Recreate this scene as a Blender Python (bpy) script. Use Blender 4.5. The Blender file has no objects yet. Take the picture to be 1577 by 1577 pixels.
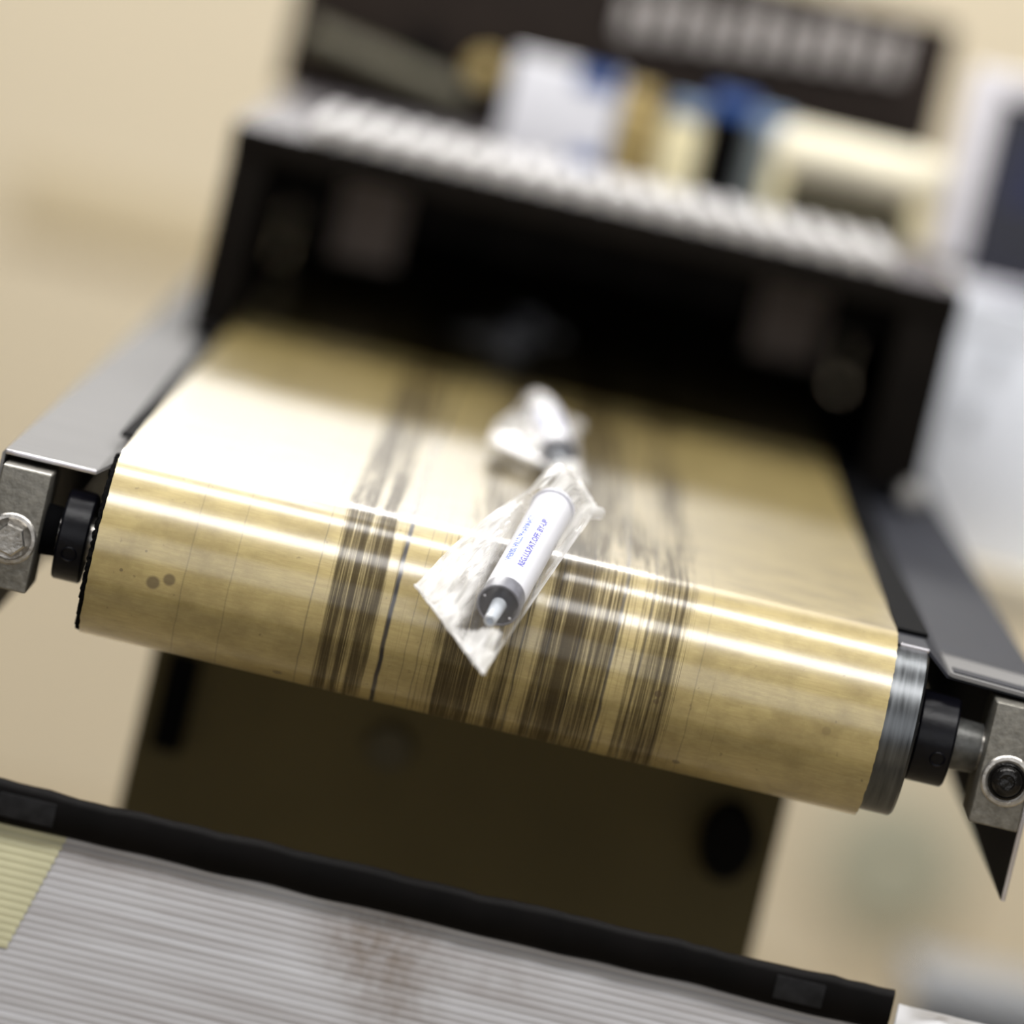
import bpy, bmesh, math, random
from mathutils import Vector, Matrix, noise

# ------------------------------------------------------------------ camera, world, lights, exposure
S = bpy.context.scene
COL = S.collection
H = 0.9                                   # height of the front roller axis above the floor

cam_d = bpy.data.cameras.new('camera')
cam = bpy.data.objects.new('camera', cam_d)
COL.objects.link(cam)
cam_d.sensor_width = 36.0
cam_d.lens = 8700.0 / 1577.0 * 36.0
cam_d.clip_start, cam_d.clip_end = 0.05, 60
_x = Vector((0.97316227, 0.01558601, 0.22959155)).normalized()
_y = Vector((-0.22993816, 0.10551195, 0.96746869)).normalized()
_z = _x.cross(_y)
M = Matrix((_x, _y, _z)).transposed().to_4x4()
M.translation = Vector((-0.02152587, -2.11388015, 1.17272431))
cam.matrix_world = M
cam_d.dof.use_dof = True
cam_d.dof.focus_distance = 2.086
cam_d.dof.aperture_fstop = 3.9
S.camera = cam

W = bpy.data.worlds.new('world')
S.world = W
W.use_nodes = True
W.node_tree.nodes['Background'].inputs[0].default_value = (1.0, 0.96, 0.90, 1)
W.node_tree.nodes['Background'].inputs[1].default_value = 0.06

def lamp(name, loc, target, sx, sy, power, color=(1, 0.985, 0.965)):
    d = bpy.data.lights.new(name, 'AREA')
    d.shape = 'RECTANGLE'
    d.size, d.size_y, d.energy, d.color = sx, sy, power, color
    o = bpy.data.objects.new(name, d)
    COL.objects.link(o)
    o.location = loc
    o.rotation_euler = (Vector(target) - Vector(loc)).to_track_quat('-Z', 'Y').to_euler()
    return o

lamp('fluorescent_lamp', (0.0, -0.80, H + 1.66), (0.0, -0.80, 0), 2.4, 0.46, 50)
lamp('fluorescent_lamp', (0.0, 0.62, H + 1.66), (0.0, 0.62, 0), 2.4, 0.34, 36)
lamp('ceiling_lamp', (-0.40, 3.3, H + 1.20), (-0.1, 0.2, H), 1.1, 0.35, 31)
lamp('ceiling_lamp', (-0.60, 2.1, H + 1.85), (-0.1, 0.0, H), 0.9, 1.0, 20)
lamp('wall_fill', (0.0, 2.9, H + 1.75), (0.0, 4.5, 0.5), 3.2, 0.4, 80)  # added unseen fill that brightens the back wall
lamp('window_daylight', (0.3, -4.2, H + 0.95), (0, 0.3, H), 4.0, 2.2, 44, (0.97, 0.98, 1.0))

S.view_settings.view_transform = 'Standard'
S.view_settings.look = 'None'
S.view_settings.gamma = 1.0
S.view_settings.use_curve_mapping = False
S.view_settings.exposure = 0.08

random.seed(7)

# ------------------------------------------------------------------ materials
def newmat(name):
    m = bpy.data.materials.new(name)
    m.use_nodes = True
    nt = m.node_tree
    return m, nt, nt.nodes['Principled BSDF']

def link(nt, a, b): nt.links.new(a, b)

def simple(name, color, rough=0.5, metal=0.0, spec=0.5, var=0.12, scale=40.0, bump=0.0, stretch=None, rvar=0.0):
    """procedural: base colour with a little noise mottling, optional brushed grain"""
    m, nt, b = newmat(name)
    tc = nt.nodes.new('ShaderNodeTexCoord')
    mp = nt.nodes.new('ShaderNodeMapping')
    if stretch: mp.inputs['Scale'].default_value = stretch
    link(nt, tc.outputs['Object'], mp.inputs['Vector'])
    n = nt.nodes.new('ShaderNodeTexNoise')
    n.inputs['Scale'].default_value = scale
    n.inputs['Detail'].default_value = 5
    link(nt, mp.outputs['Vector'], n.inputs['Vector'])
    r = nt.nodes.new('ShaderNodeValToRGB')
    c = color
    r.color_ramp.elements[0].position = 0.3
    r.color_ramp.elements[1].position = 0.7
    r.color_ramp.elements[0].color = (c[0]*(1-var), c[1]*(1-var), c[2]*(1-var), 1)
    r.color_ramp.elements[1].color = (min(1, c[0]*(1+var)), min(1, c[1]*(1+var)), min(1, c[2]*(1+var)), 1)
    link(nt, n.outputs['Fac'], r.inputs['Fac'])
    link(nt, r.outputs['Color'], b.inputs['Base Color'])
    b.inputs['Roughness'].default_value = rough
    b.inputs['Metallic'].default_value = metal
    b.inputs['Specular IOR Level'].default_value = spec
    if rvar:
        mr = nt.nodes.new('ShaderNodeMapRange')
        mr.inputs['To Min'].default_value = max(0.02, rough - rvar)
        mr.inputs['To Max'].default_value = rough + rvar
        link(nt, n.outputs['Fac'], mr.inputs['Value'])
        link(nt, mr.outputs['Result'], b.inputs['Roughness'])
    if bump:
        bp = nt.nodes.new('ShaderNodeBump')
        bp.inputs['Strength'].default_value = bump
        bp.inputs['Distance'].default_value = 0.0006
        link(nt, n.outputs['Fac'], bp.inputs['Height'])
        link(nt, bp.outputs['Normal'], b.inputs['Normal'])
    return m

MAT = {}
MAT['wall'] = simple('beige_paint', (0.60, 0.53, 0.40), 0.8, var=0.03, scale=2)
MAT['wall_trim'] = simple('beige_trim_paint', (0.52, 0.44, 0.29), 0.8, var=0.04, scale=3)
MAT['floor'] = simple('beige_floor', (0.40, 0.33, 0.22), 0.6, var=0.06, scale=4)
MAT['socket'] = simple('grey_green_plastic', (0.36, 0.36, 0.28), 0.6, var=0.05)
MAT['steel'] = simple('stainless_sheet', (0.185, 0.181, 0.178), 0.7, 0.0, spec=0.06, var=0.10, scale=60, stretch=(0.3, 6, 1), bump=0.05, rvar=0.0)
MAT['steel_edge'] = simple('bright_cut_edge', (0.75, 0.72, 0.74), 0.25, 0.9, var=0.1, scale=200)
MAT['dark_rail'] = simple('dark_grey_rail_paint', (0.026, 0.027, 0.034), 0.6, 0.0, spec=0.12, var=0.15, scale=50, rvar=0.08)
MAT['black'] = simple('black_plastic', (0.003, 0.003, 0.0035), 0.8, spec=0.03, var=0.2)
MAT['collar'] = simple('black_oxide_collar', (0.002, 0.002, 0.004), 0.36, 0.0, spec=0.2, var=0.3, scale=300, bump=0.25)
MAT['cast'] = simple('worn_steel_block', (0.20, 0.19, 0.165), 0.42, 0.75, var=0.22, scale=420, bump=0.35, rvar=0.1)
MAT['bush'] = simple('dull_steel_bush', (0.10, 0.10, 0.095), 0.45, 0.6, var=0.3, scale=300, bump=0.3)
MAT['bolt'] = simple('zinc_bolt', (0.42, 0.40, 0.37), 0.3, 0.9, var=0.2, scale=500, bump=0.25, rvar=0.1)
MAT['socket_head'] = simple('black_socket_head', (0.012, 0.011, 0.010), 0.14, 0.5, var=0.4, scale=400, bump=0.8)
MAT['roller'] = simple('turned_steel', (0.10, 0.105, 0.11), 0.34, 0.95, var=0.35, scale=40, stretch=(14, 1, 1), bump=0.08, rvar=0.12)
MAT['hood'] = simple('hood_black_brown', (0.0045, 0.0033, 0.0024), 0.7, spec=0.08, var=0.3, scale=30)
MAT['hood_in'] = simple('hood_black_lining', (0.003, 0.003, 0.003), 0.9, spec=0.1, var=0.2)
MAT['hood_top'] = simple('hood_top_paint', (0.10, 0.09, 0.095), 0.6, spec=0.2, var=0.1)
MAT['curtain'] = simple('curtain_rubber', (0.012, 0.009, 0.007), 0.7, spec=0.2, var=0.3)
MAT['curtain_light'] = simple('lightened_curtain_rubber', (0.36, 0.29, 0.25), 0.7, spec=0.2, var=0.2)  # colour lightened to make up for the scant light in the tunnel
MAT['louver'] = simple('white_louver_plastic', (0.50, 0.485, 0.48), 0.5, spec=0.2, var=0.06)
MAT['cabinet'] = simple('dark_olive_panel', (0.10, 0.083, 0.038), 0.7, spec=0.2, var=0.12, scale=10)
MAT['ctrl'] = simple('dark_brown_cabinet', (0.020, 0.0145, 0.0115), 0.6, spec=0.1, var=0.25, scale=20)
MAT['slat'] = simple('grey_slat_metal', (0.40, 0.37, 0.35), 0.5, var=0.2)
MAT['olive_bar'] = simple('olive_bar_paint', (0.085, 0.076, 0.045), 0.5, var=0.15)
MAT['white_box'] = simple('white_card', (0.76, 0.76, 0.80), 0.6, var=0.03)
MAT['blue'] = simple('blue_print', (0.03, 0.09, 0.30), 0.5, var=0.1)
MAT['paleblue'] = simple('pale_blue_cap', (0.26, 0.36, 0.52), 0.4, var=0.08)
MAT['amber'] = simple('amber_card', (0.48, 0.36, 0.14), 0.5, var=0.1)
MAT['cream'] = simple('cream_plastic', (0.78, 0.70, 0.44), 0.45, var=0.05)
MAT['cream_hi'] = simple('pale_cream_paper', (0.86, 0.80, 0.62), 0.6, var=0.03)
MAT['greyglass'] = simple('grey_bottle', (0.22, 0.25, 0.25), 0.4, var=0.1)
MAT['olive_dark'] = simple('dark_olive_base', (0.055, 0.046, 0.02), 0.6, var=0.1)
MAT['white_plastic'] = simple('white_enclosure', (0.74, 0.72, 0.76), 0.4, var=0.03)
MAT['carton'] = simple('white_carton', (0.76, 0.79, 0.86), 0.6, var=0.04, scale=14)
MAT['greyspot'] = simple('grey_mark', (0.44, 0.46, 0.50), 0.6, var=0.1)
MAT['screen'] = simple('dark_screen', (0.006, 0.006, 0.016), 0.2, var=0.3)
MAT['screen_blue'] = simple('navy_screen', (0.003, 0.005, 0.035), 0.25, var=0.3)
MAT['greycab'] = simple('blue_grey_cabinet', (0.22, 0.235, 0.265), 0.5, var=0.05)
MAT['rim'] = simple('black_edge_tape', (0.0018, 0.0013, 0.0012), 0.6, spec=0.08, var=0.4, scale=60, bump=0.3)
MAT['tape_patch'] = simple('grey_tape', (0.012, 0.012, 0.013), 0.6, spec=0.12, var=0.4, scale=200, bump=0.3)
MAT['sealpaper'] = simple('pale_plastic_film', (0.8, 0.8, 0.82), 0.3, var=0.05)
MAT['stopper'] = simple('dark_rubber_stopper', (0.032, 0.033, 0.045), 0.42, var=0.25, scale=500, bump=0.1)
MAT['stopper_ring'] = simple('grey_rubber_ring', (0.16, 0.16, 0.185), 0.35, var=0.2, scale=300)
MAT['ink'] = simple('blue_ink', (0.03, 0.09, 0.42), 0.5, var=0.1)
MAT['ink2'] = simple('violet_blue_ink', (0.10, 0.10, 0.42), 0.5, var=0.1)
MAT['oring'] = simple('clear_rim', (0.30, 0.30, 0.34), 0.2, var=0.1)

def barrel_mat():
    m, nt, b = newmat('translucent_barrel')
    b.inputs['Base Color'].default_value = (0.86, 0.86, 0.90, 1)
    b.inputs['Roughness'].default_value = 0.3
    b.inputs['Specular IOR Level'].default_value = 0.12
    b.inputs['Subsurface Weight'].default_value = 0.25
    b.inputs['Subsurface Radius'].default_value = (0.004, 0.004, 0.004)
    tc = nt.nodes.new('ShaderNodeTexCoord'); n = nt.nodes.new('ShaderNodeTexNoise')
    n.inputs['Scale'].default_value = 90
    r = nt.nodes.new('ShaderNodeValToRGB')
    r.color_ramp.elements[0].color = (0.66, 0.66, 0.71, 1); r.color_ramp.elements[1].color = (0.74, 0.74, 0.78, 1)
    link(nt, tc.outputs['Object'], n.inputs['Vector']); link(nt, n.outputs['Fac'], r.inputs['Fac']); link(nt, r.outputs['Color'], b.inputs['Base Color'])
    return m
MAT['barrel'] = barrel_mat()

def nozzle_mat():
    m, nt, b = newmat('clear_nozzle')
    b.inputs['Base Color'].default_value = (0.78, 0.82, 0.88, 1)
    b.inputs['Roughness'].default_value = 0.12
    b.inputs['Transmission Weight'].default_value = 0.45
    b.inputs['IOR'].default_value = 1.45
    return m
MAT['nozzle'] = nozzle_mat()

def film_mat(name, haze, rough=0.1, bump=0.10):
    """thin plastic film: see-through, a milky scatter that is denser along creases, glossy skin"""
    m, nt, b = newmat(name)
    nt.nodes.remove(b)
    out = nt.nodes['Material Output']
    uv = nt.nodes.new('ShaderNodeUVMap')
    mp = nt.nodes.new('ShaderNodeMapping'); mp.inputs['Scale'].default_value = (3.2, 7, 1); mp.inputs['Rotation'].default_value = (0, 0, 0.35)
    link(nt, uv.outputs['UV'], mp.inputs['Vector'])
    n = nt.nodes.new('ShaderNodeTexNoise'); n.inputs['Scale'].default_value = 1.3; n.inputs['Detail'].default_value = 4; n.inputs['Distortion'].default_value = 1.2
    link(nt, mp.outputs['Vector'], n.inputs['Vector'])
    bp = nt.nodes.new('ShaderNodeBump'); bp.inputs['Strength'].default_value = bump; bp.inputs['Distance'].default_value = 0.0012
    link(nt, n.outputs['Fac'], bp.inputs['Height'])
    tr = nt.nodes.new('ShaderNodeBsdfTransparent')
    df = nt.nodes.new('ShaderNodeBsdfDiffuse'); df.inputs['Color'].default_value = (0.87, 0.86, 0.85, 1)
    tl = nt.nodes.new('ShaderNodeBsdfTranslucent'); tl.inputs['Color'].default_value = (0.87, 0.86, 0.85, 1)
    gl = nt.nodes.new('ShaderNodeBsdfGlossy'); gl.inputs['Roughness'].default_value = rough
    for q in (df, tl, gl): link(nt, bp.outputs['Normal'], q.inputs['Normal'])
    md = nt.nodes.new('ShaderNodeMixShader'); md.inputs[0].default_value = 0.35
    link(nt, df.outputs[0], md.inputs[1]); link(nt, tl.outputs[0], md.inputs[2])
    mr = nt.nodes.new('ShaderNodeMapRange')
    mr.inputs['From Min'].default_value = 0.35; mr.inputs['From Max'].default_value = 0.72
    mr.inputs['To Min'].default_value = haze * 0.55; mr.inputs['To Max'].default_value = min(1, haze * 1.9)
    link(nt, n.outputs['Fac'], mr.inputs['Value'])
    at = nt.nodes.new('ShaderNodeAttribute'); at.attribute_name = 'looseness'
    ml = nt.nodes.new('ShaderNodeMath'); ml.operation = 'MULTIPLY'
    link(nt, mr.outputs['Result'], ml.inputs[0]); link(nt, at.outputs['Fac'], ml.inputs[1])
    m1 = nt.nodes.new('ShaderNodeMixShader')
    link(nt, ml.outputs[0], m1.inputs[0]); link(nt, tr.outputs[0], m1.inputs[1]); link(nt, md.outputs[0], m1.inputs[2])
    fr0 = nt.nodes.new('ShaderNodeFresnel'); fr0.inputs['IOR'].default_value = 1.35
    fr = nt.nodes.new('ShaderNodeMath'); fr.operation = 'MULTIPLY'; link(nt, fr0.outputs[0], fr.inputs[0])
    fa = nt.nodes.new('ShaderNodeAttribute'); fa.attribute_name = 'looseness'
    fm = nt.nodes.new('ShaderNodeMath'); fm.operation = 'MULTIPLY_ADD'; fm.inputs[1].default_value = 0.45; fm.inputs[2].default_value = 0.0
    link(nt, fa.outputs['Fac'], fm.inputs[0]); link(nt, fm.outputs[0], fr.inputs[1])
    link(nt, bp.outputs['Normal'], fr0.inputs['Normal'])
    m2 = nt.nodes.new('ShaderNodeMixShader')
    link(nt, fr.outputs[0], m2.inputs[0]); link(nt, m1.outputs[0], m2.inputs[1]); link(nt, gl.outputs[0], m2.inputs[2])
    link(nt, m2.outputs[0], out.inputs['Surface'])
    return m
MAT['film'] = film_mat('clear_film', 0.48)
MAT['seal'] = film_mat('heat_seal_film', 0.45, 0.25, 0.3)

def belt_mat():
    m, nt, b = newmat('glass_fabric_belt')
    N = nt.nodes.new
    uv = N('ShaderNodeUVMap')                       # u = X in metres, v = length along the belt in metres
    sp = N('ShaderNodeSeparateXYZ'); link(nt, uv.outputs['UV'], sp.inputs[0])
    def math_(op, a, c=None, clamp=False):
        n = N('ShaderNodeMath'); n.operation = op; n.use_clamp = clamp
        for i, v in enumerate((a, c)):
            if v is None: continue
            if isinstance(v, (int, float)): n.inputs[i].default_value = v
            else: link(nt, v, n.inputs[i])
        return n.outputs[0]
    def noise_(sx, sy, detail=4, rough=0.6, dist=0.0):
        mp = N('ShaderNodeMapping'); mp.inputs['Scale'].default_value = (sx, sy, 1)
        link(nt, uv.outputs['UV'], mp.inputs['Vector'])
        n = N('ShaderNodeTexNoise'); n.inputs['Scale'].default_value = 1; n.inputs['Detail'].default_value = detail
        n.inputs['Roughness'].default_value = rough; n.inputs['Distortion'].default_value = dist
        link(nt, mp.outputs['Vector'], n.inputs['Vector'])
        return n.outputs['Fac']
    def ramp_(fac, stops, interp='LINEAR'):
        r = N('ShaderNodeValToRGB'); r.color_ramp.interpolation = interp
        e = r.color_ramp.elements
        while len(e) < len(stops): e.new(0.5)
        for k, (p, c) in enumerate(stops):
            e[k].position = p
            e[k].color = (c, c, c, 1) if isinstance(c, (int, float)) else (*c, 1)
        link(nt, fac, r.inputs['Fac'])
        return r.outputs['Color']
    def mix_(fac, a, c):
        n = N('ShaderNodeMix'); n.data_type = 'RGBA'
        if isinstance(fac, (int, float)): n.inputs[0].default_value = fac
        else: link(nt, fac, n.inputs[0])
        for i, v in ((6, a), (7, c)):
            if isinstance(v, tuple): n.inputs[i].default_value = (*v, 1)
            else: link(nt, v, n.inputs[i])
        return n.outputs[2]
    # ---- base cloth: tan with soft mottling, crosswise fibre
    mott = noise_(34, 40, 6, 0.68)
    fib = noise_(90, 900, 3, 0.7)
    base = ramp_(mott, [(0.30, (0.25, 0.188, 0.066)), (0.55, (0.45, 0.355, 0.14)), (0.75, (0.53, 0.41, 0.17))])
    fibm = ramp_(fib, [(0.35, 0.0), (0.7, 1.0)])
    base = mix_(math_('MULTIPLY', fibm, 0.5), base, (0.30, 0.21, 0.075))
    # ---- how dirty each lane across the belt is
    x01 = math_('ADD', math_('DIVIDE', sp.outputs[0], 0.30), 0.5)
    wob = math_('MULTIPLY', math_('SUBTRACT', noise_(2, 8, 3), 0.5), 0.010)
    x01 = math_('ADD', x01, wob)
    def X(mm): return mm / 300.0 + 0.5
    lanes = ramp_(x01, [(0.0, 0.06), (X(-70), 0.10), (X(-64), 0.22), (X(-61), 0.74), (X(-53), 0.80), (X(-50), 0.52), (X(-48), 0.85),
                        (X(-44), 0.78), (X(-42), 0.22), (X(-30), 0.20), (X(-18), 0.42), (X(-14), 0.66), (X(-4), 0.80), (X(3), 0.62),
                        (X(9), 0.76), (X(16), 0.44), (X(20), 0.66), (X(30), 0.84), (X(40), 0.74), (X(44), 0.56), (X(52), 0.50), (X(58), 0.56),
                        (X(64), 0.72), (X(70), 0.66), (X(74), 0.30), (X(82), 0.16), (1.0, 0.03)])
    s1 = noise_(420, 5.0, 5, 0.72)
    s2 = noise_(1500, 16.0, 4, 0.75)
    st = math_('ADD', math_('MULTIPLY', s1, 0.62), math_('MULTIPLY', s2, 0.38))
    patch = noise_(60, 5, 4)
    d = math_('ADD', math_('ADD', lanes, math_('MULTIPLY', math_('SUBTRACT', st, 0.5), 2.4)), math_('MULTIPLY', math_('SUBTRACT', patch, 0.5), 0.9))
    dirt = ramp_(d, [(0.44, 0.0), (0.60, 0.55), (0.78, 0.95), (1.0, 1.0)])
    col = mix_(math_('MULTIPLY', dirt, 0.90), base, (0.024, 0.015, 0.007))
    # ---- single black hairline and a few thin ones
    def line(xmm, w, strength, wobamp=0.0006):
        wv = math_('MULTIPLY', math_('SUBTRACT', noise_(1, 30, 3), 0.5), wobamp * 4)
        dx = math_('ABSOLUTE', math_('SUBTRACT', math_('ADD', sp.outputs[0], wv), xmm / 1000.0))
        l = math_('SUBTRACT', 1.0, math_('DIVIDE', dx, w), True)
        return math_('MULTIPLY', math_('MULTIPLY', l, 1.6, True), strength)
    cur = line(-37.5, 0.0012, 1.0)
    for xm, w, s_ in ((-67.5, 0.0004, 0.40), (-115, 0.0004, 0.25), (-98, 0.0004, 0.22), (46, 0.0009, 0.8), (12.5, 0.0005, 0.6), (57, 0.0005, 0.55), (-24, 0.0004, 0.4), (-29, 0.0003, 0.35), (79, 0.0004, 0.25), (22, 0.0005, 0.6), (33, 0.0004, 0.6)):
        cur = math_('MAXIMUM', cur, line(xm, w, s_))
    col = mix_(cur, col, (0.014, 0.010, 0.008))
    # ---- round stains
    def spot(xmm, smm, r, strength):
        v = N('ShaderNodeCombineXYZ'); v.inputs[0].default_value = xmm / 1000.0; v.inputs[1].default_value = smm / 1000.0
        s_ = N('ShaderNodeVectorMath'); s_.operation = 'DISTANCE'
        link(nt, uv.outputs['UV'], s_.inputs[0]); link(nt, v.outputs[0], s_.inputs[1])
        q = math_('SUBTRACT', 1.0, math_('DIVIDE', s_.outputs['Value'], r), True)
        return math_('MULTIPLY', math_('MULTIPLY', q, 3.0, True), strength)
    sc = None
    for a_ in ((-126, 61.0, 0.0030, 0.75), (-120.3, 58.5, 0.0027, 0.72), (-138.5, 59, 0.0008, 0.6), (-74, 92, 0.0022, 0.6), (-52, 98, 0.0015, 0.6), (66, 58, 0.0016, 0.8), (66, 61, 0.0013, 0.7), (79, 88, 0.0018, 0.7), (-131, 50, 0.0006, 0.5), (130, 57, 0.002, 0.25)):
        q = spot(*a_)
        sc = q if sc is None else math_('MAXIMUM', sc, q)
    col = mix_(sc, col, (0.075, 0.048, 0.022))
    # ---- speckle
    spk = ramp_(noise_(260, 240, 2, 0.5), [(0.70, 0.0), (0.76, 0.55)])
    col = mix_(spk, col, (0.12, 0.08, 0.03))
    link(nt, col, b.inputs['Base Color'])
    rr = N('ShaderNodeMapRange'); rr.inputs['To Min'].default_value = 0.40; rr.inputs['To Max'].default_value = 0.55
    link(nt, dirt, rr.inputs['Value']); link(nt, rr.outputs[0], b.inputs['Roughness'])
    link(nt, math_('MULTIPLY', math_('SUBTRACT', 1.0, math_('MULTIPLY', dirt, 0.88)), 0.5), b.inputs['Specular IOR Level'])
    link(nt, math_('SUBTRACT', 1.0, math_('MULTIPLY', dirt, 0.55)), b.inputs['Coat Weight']); b.inputs['Coat Roughness'].default_value = 0.19; b.inputs['Coat IOR'].default_value = 1.62
    bp = N('ShaderNodeBump'); bp.inputs['Strength'].default_value = 0.12; bp.inputs['Distance'].default_value = 0.0004
    hh = math_('ADD', math_('ADD', noise_(300, 420, 3), math_('MULTIPLY', noise_(30, 45, 3), 0.7)), math_('MULTIPLY', st, 0.8))
    link(nt, hh, bp.inputs['Height']); link(nt, bp.outputs['Normal'], b.inputs['Normal'])
    b2 = N('ShaderNodeBump'); b2.inputs['Strength'].default_value = 0.06; b2.inputs['Distance'].default_value = 0.0012
    link(nt, math_('ADD', noise_(14, 60, 3), math_('MULTIPLY', noise_(120, 160, 3), 0.05)), b2.inputs['Height']); link(nt, b2.outputs['Normal'], b.inputs['Coat Normal'])
    return m
MAT['belt'] = belt_mat()
MAT['belt_edge'] = simple('frayed_black_edge', (0.006, 0.006, 0.006), 1.0, spec=0.0, var=0.9, scale=900)

def board_mat():
    m, nt, b = newmat('ribbed_white_plastic')
    N = nt.nodes.new
    tc = N('ShaderNodeTexCoord')
    sp = N('ShaderNodeSeparateXYZ'); link(nt, tc.outputs['Object'], sp.inputs[0])
    n1 = N('ShaderNodeTexNoise'); n1.inputs['Scale'].default_value = 1; n1.inputs['Detail'].default_value = 5
    mp = N('ShaderNodeMapping'); mp.inputs['Scale'].default_value = (12, 60, 260)
    link(nt, tc.outputs['Object'], mp.inputs[0]); link(nt, mp.outputs[0], n1.inputs['Vector'])
    r = N('ShaderNodeValToRGB')
    r.color_ramp.elements[0].position = 0.3; r.color_ramp.elements[0].color = (0.33, 0.317, 0.322, 1)
    r.color_ramp.elements[1].position = 0.72; r.color_ramp.elements[1].color = (0.47, 0.47, 0.49, 1)
    link(nt, n1.outputs['Fac'], r.inputs[0])
    col = r.outputs[0]
    # brown scuff stains
    for (cx, cz, rx, rz, st) in ((-0.014, -0.105, 0.024, 0.018, 0.65), (-0.004, -0.122, 0.016, 0.02, 0.40), (0.03, -0.106, 0.02, 0.01, 0.22), (-0.11, -0.098, 0.05, 0.008, 0.18)):
        v = N('ShaderNodeVectorMath'); v.operation = 'SUBTRACT'; v.inputs[1].default_value = (cx, 0, cz + H)
        link(nt, tc.outputs['Object'], v.inputs[0])
        w = N('ShaderNodeVectorMath'); w.operation = 'MULTIPLY'; w.inputs[1].default_value = (1/rx, 0, 1/rz)
        link(nt, v.outputs[0], w.inputs[0])
        l = N('ShaderNodeVectorMath'); l.operation = 'LENGTH'; link(nt, w.outputs[0], l.inputs[0])
        n2 = N('ShaderNodeTexNoise'); n2.inputs['Scale'].default_value = 160; link(nt, tc.outputs['Object'], n2.inputs['Vector'])
        a = N('ShaderNodeMath'); a.operation = 'SUBTRACT'; a.inputs[0].default_value = 1.35; a.use_clamp = True
        link(nt, l.outputs['Value'], a.inputs[1])
        c = N('ShaderNodeMath'); c.operation = 'MULTIPLY'; link(nt, a.outputs[0], c.inputs[0]); link(nt, n2.outputs['Fac'], c.inputs[1])
        d = N('ShaderNodeMath'); d.operation = 'MULTIPLY'; link(nt, c.outputs[0], d.inputs[0]); d.inputs[1].default_value = st * 2.3; d.use_clamp = True
        mx = N('ShaderNodeMix'); mx.data_type = 'RGBA'
        link(nt, d.outputs[0], mx.inputs[0]); link(nt, col, mx.inputs[6]); mx.inputs[7].default_value = (0.20, 0.17, 0.15, 1)
        col = mx.outputs[2]
    link(nt, col, b.inputs['Base Color'])
    b.inputs['Roughness'].default_value = 0.42
    return m
MAT['board'] = board_mat()
MAT['board_yellow'] = simple('pale_yellow_film', (0.46, 0.44, 0.28), 0.45, var=0.12, scale=30)

# ------------------------------------------------------------------ mesh helpers (z is measured from the roller axis)
def box(bm, x0, x1, y0, y1, z0, z1, bevel=0.0, seg=2):
    b2 = bmesh.new()
    bmesh.ops.create_cube(b2, size=1.0)
    for v in b2.verts:
        v.co = Vector(((x0+x1)/2 + v.co.x*(x1-x0), (y0+y1)/2 + v.co.y*(y1-y0), (z0+z1)/2 + v.co.z*(z1-z0)))
    if bevel:
        bmesh.ops.bevel(b2, geom=b2.edges[:], offset=bevel, segments=seg, affect='EDGES', profile=0.6)
    merge(bm, b2)

def merge(bm, b2):
    me = bpy.data.meshes.new('tmp'); b2.to_mesh(me); b2.free()
    bm.from_mesh(me); bpy.data.meshes.remove(me)

def lathe(bm, origin, axis, prof, seg=48, cap=True):
    """surface of revolution: prof = [(distance along axis, radius)]"""
    ax = Vector(axis).normalized(); o = Vector(origin)
    t = Vector((0, 0, 1)) if abs(ax.z) < 0.9 else Vector((0, 1, 0))
    e1 = ax.cross(t).normalized(); e2 = ax.cross(e1)
    rings = []
    for (d, r) in prof:
        if r < 1e-7: rings.append([bm.verts.new(o + ax*d)])
        else: rings.append([bm.verts.new(o + ax*d + (e1*math.cos(2*math.pi*k/seg) + e2*math.sin(2*math.pi*k/seg))*r) for k in range(seg)])
    for a, b in zip(rings, rings[1:]):
        for k in range(seg):
            k2 = (k+1) % seg
            if len(a) == 1 and len(b) == 1: continue
            if len(a) == 1: bm.faces.new((a[0], b[k], b[k2]))
            elif len(b) == 1: bm.faces.new((a[k], b[0], a[k2]))
            else: bm.faces.new((a[k], b[k], b[k2], a[k2]))
    if cap:
        if len(rings[0]) > 1: bm.faces.new(rings[0])
        if len(rings[-1]) > 1: bm.faces.new(rings[-1])

def sweep_profile(bm, pts, y0, y1, th):
    """sheet metal: an open profile of (x, z) points of thickness th, extruded from y0 to y1"""
    n = len(pts)
    nor = []
    for i in range(n):
        a = Vector(pts[max(0, i-1)]); b = Vector(pts[min(n-1, i+1)])
        d = (b-a).normalized(); nor.append(Vector((d.y, -d.x)))
    up = [Vector(p) for p in pts]; dn = [Vector(p) + q*th for p, q in zip(pts, nor)]
    def row(y): return [bm.verts.new((p.x, y, p.y)) for p in up], [bm.verts.new((p.x, y, p.y)) for p in dn]
    ys = [y0, y0+0.002, y0+0.06, y1]
    rows = [row(y) for y in ys]
    for (u0, d0), (u1, d1) in zip(rows, rows[1:]):
        for i in range(n-1):
            bm.faces.new((u0[i], u0[i+1], u1[i+1], u1[i])); bm.faces.new((d0[i+1], d0[i], d1[i], d1[i+1]))
        bm.faces.new((u0[0], u1[0], d1[0], d0[0])); bm.faces.new((u0[-1], d0[-1], d1[-1], u1[-1]))
    for (u, d) in (rows[0], rows[-1]):
        for i in range(n-1): bm.faces.new((u[i], d[i], d[i+1], u[i+1]))

def tube(bm, p0, p1, r, seg=20):
    p0, p1 = Vector(p0), Vector(p1)
    lathe(bm, p0, p1-p0, [(0, r*0.9), (r*0.1, r), ((p1-p0).length-r*0.1, r), ((p1-p0).length, r*0.9)], seg)

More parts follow.
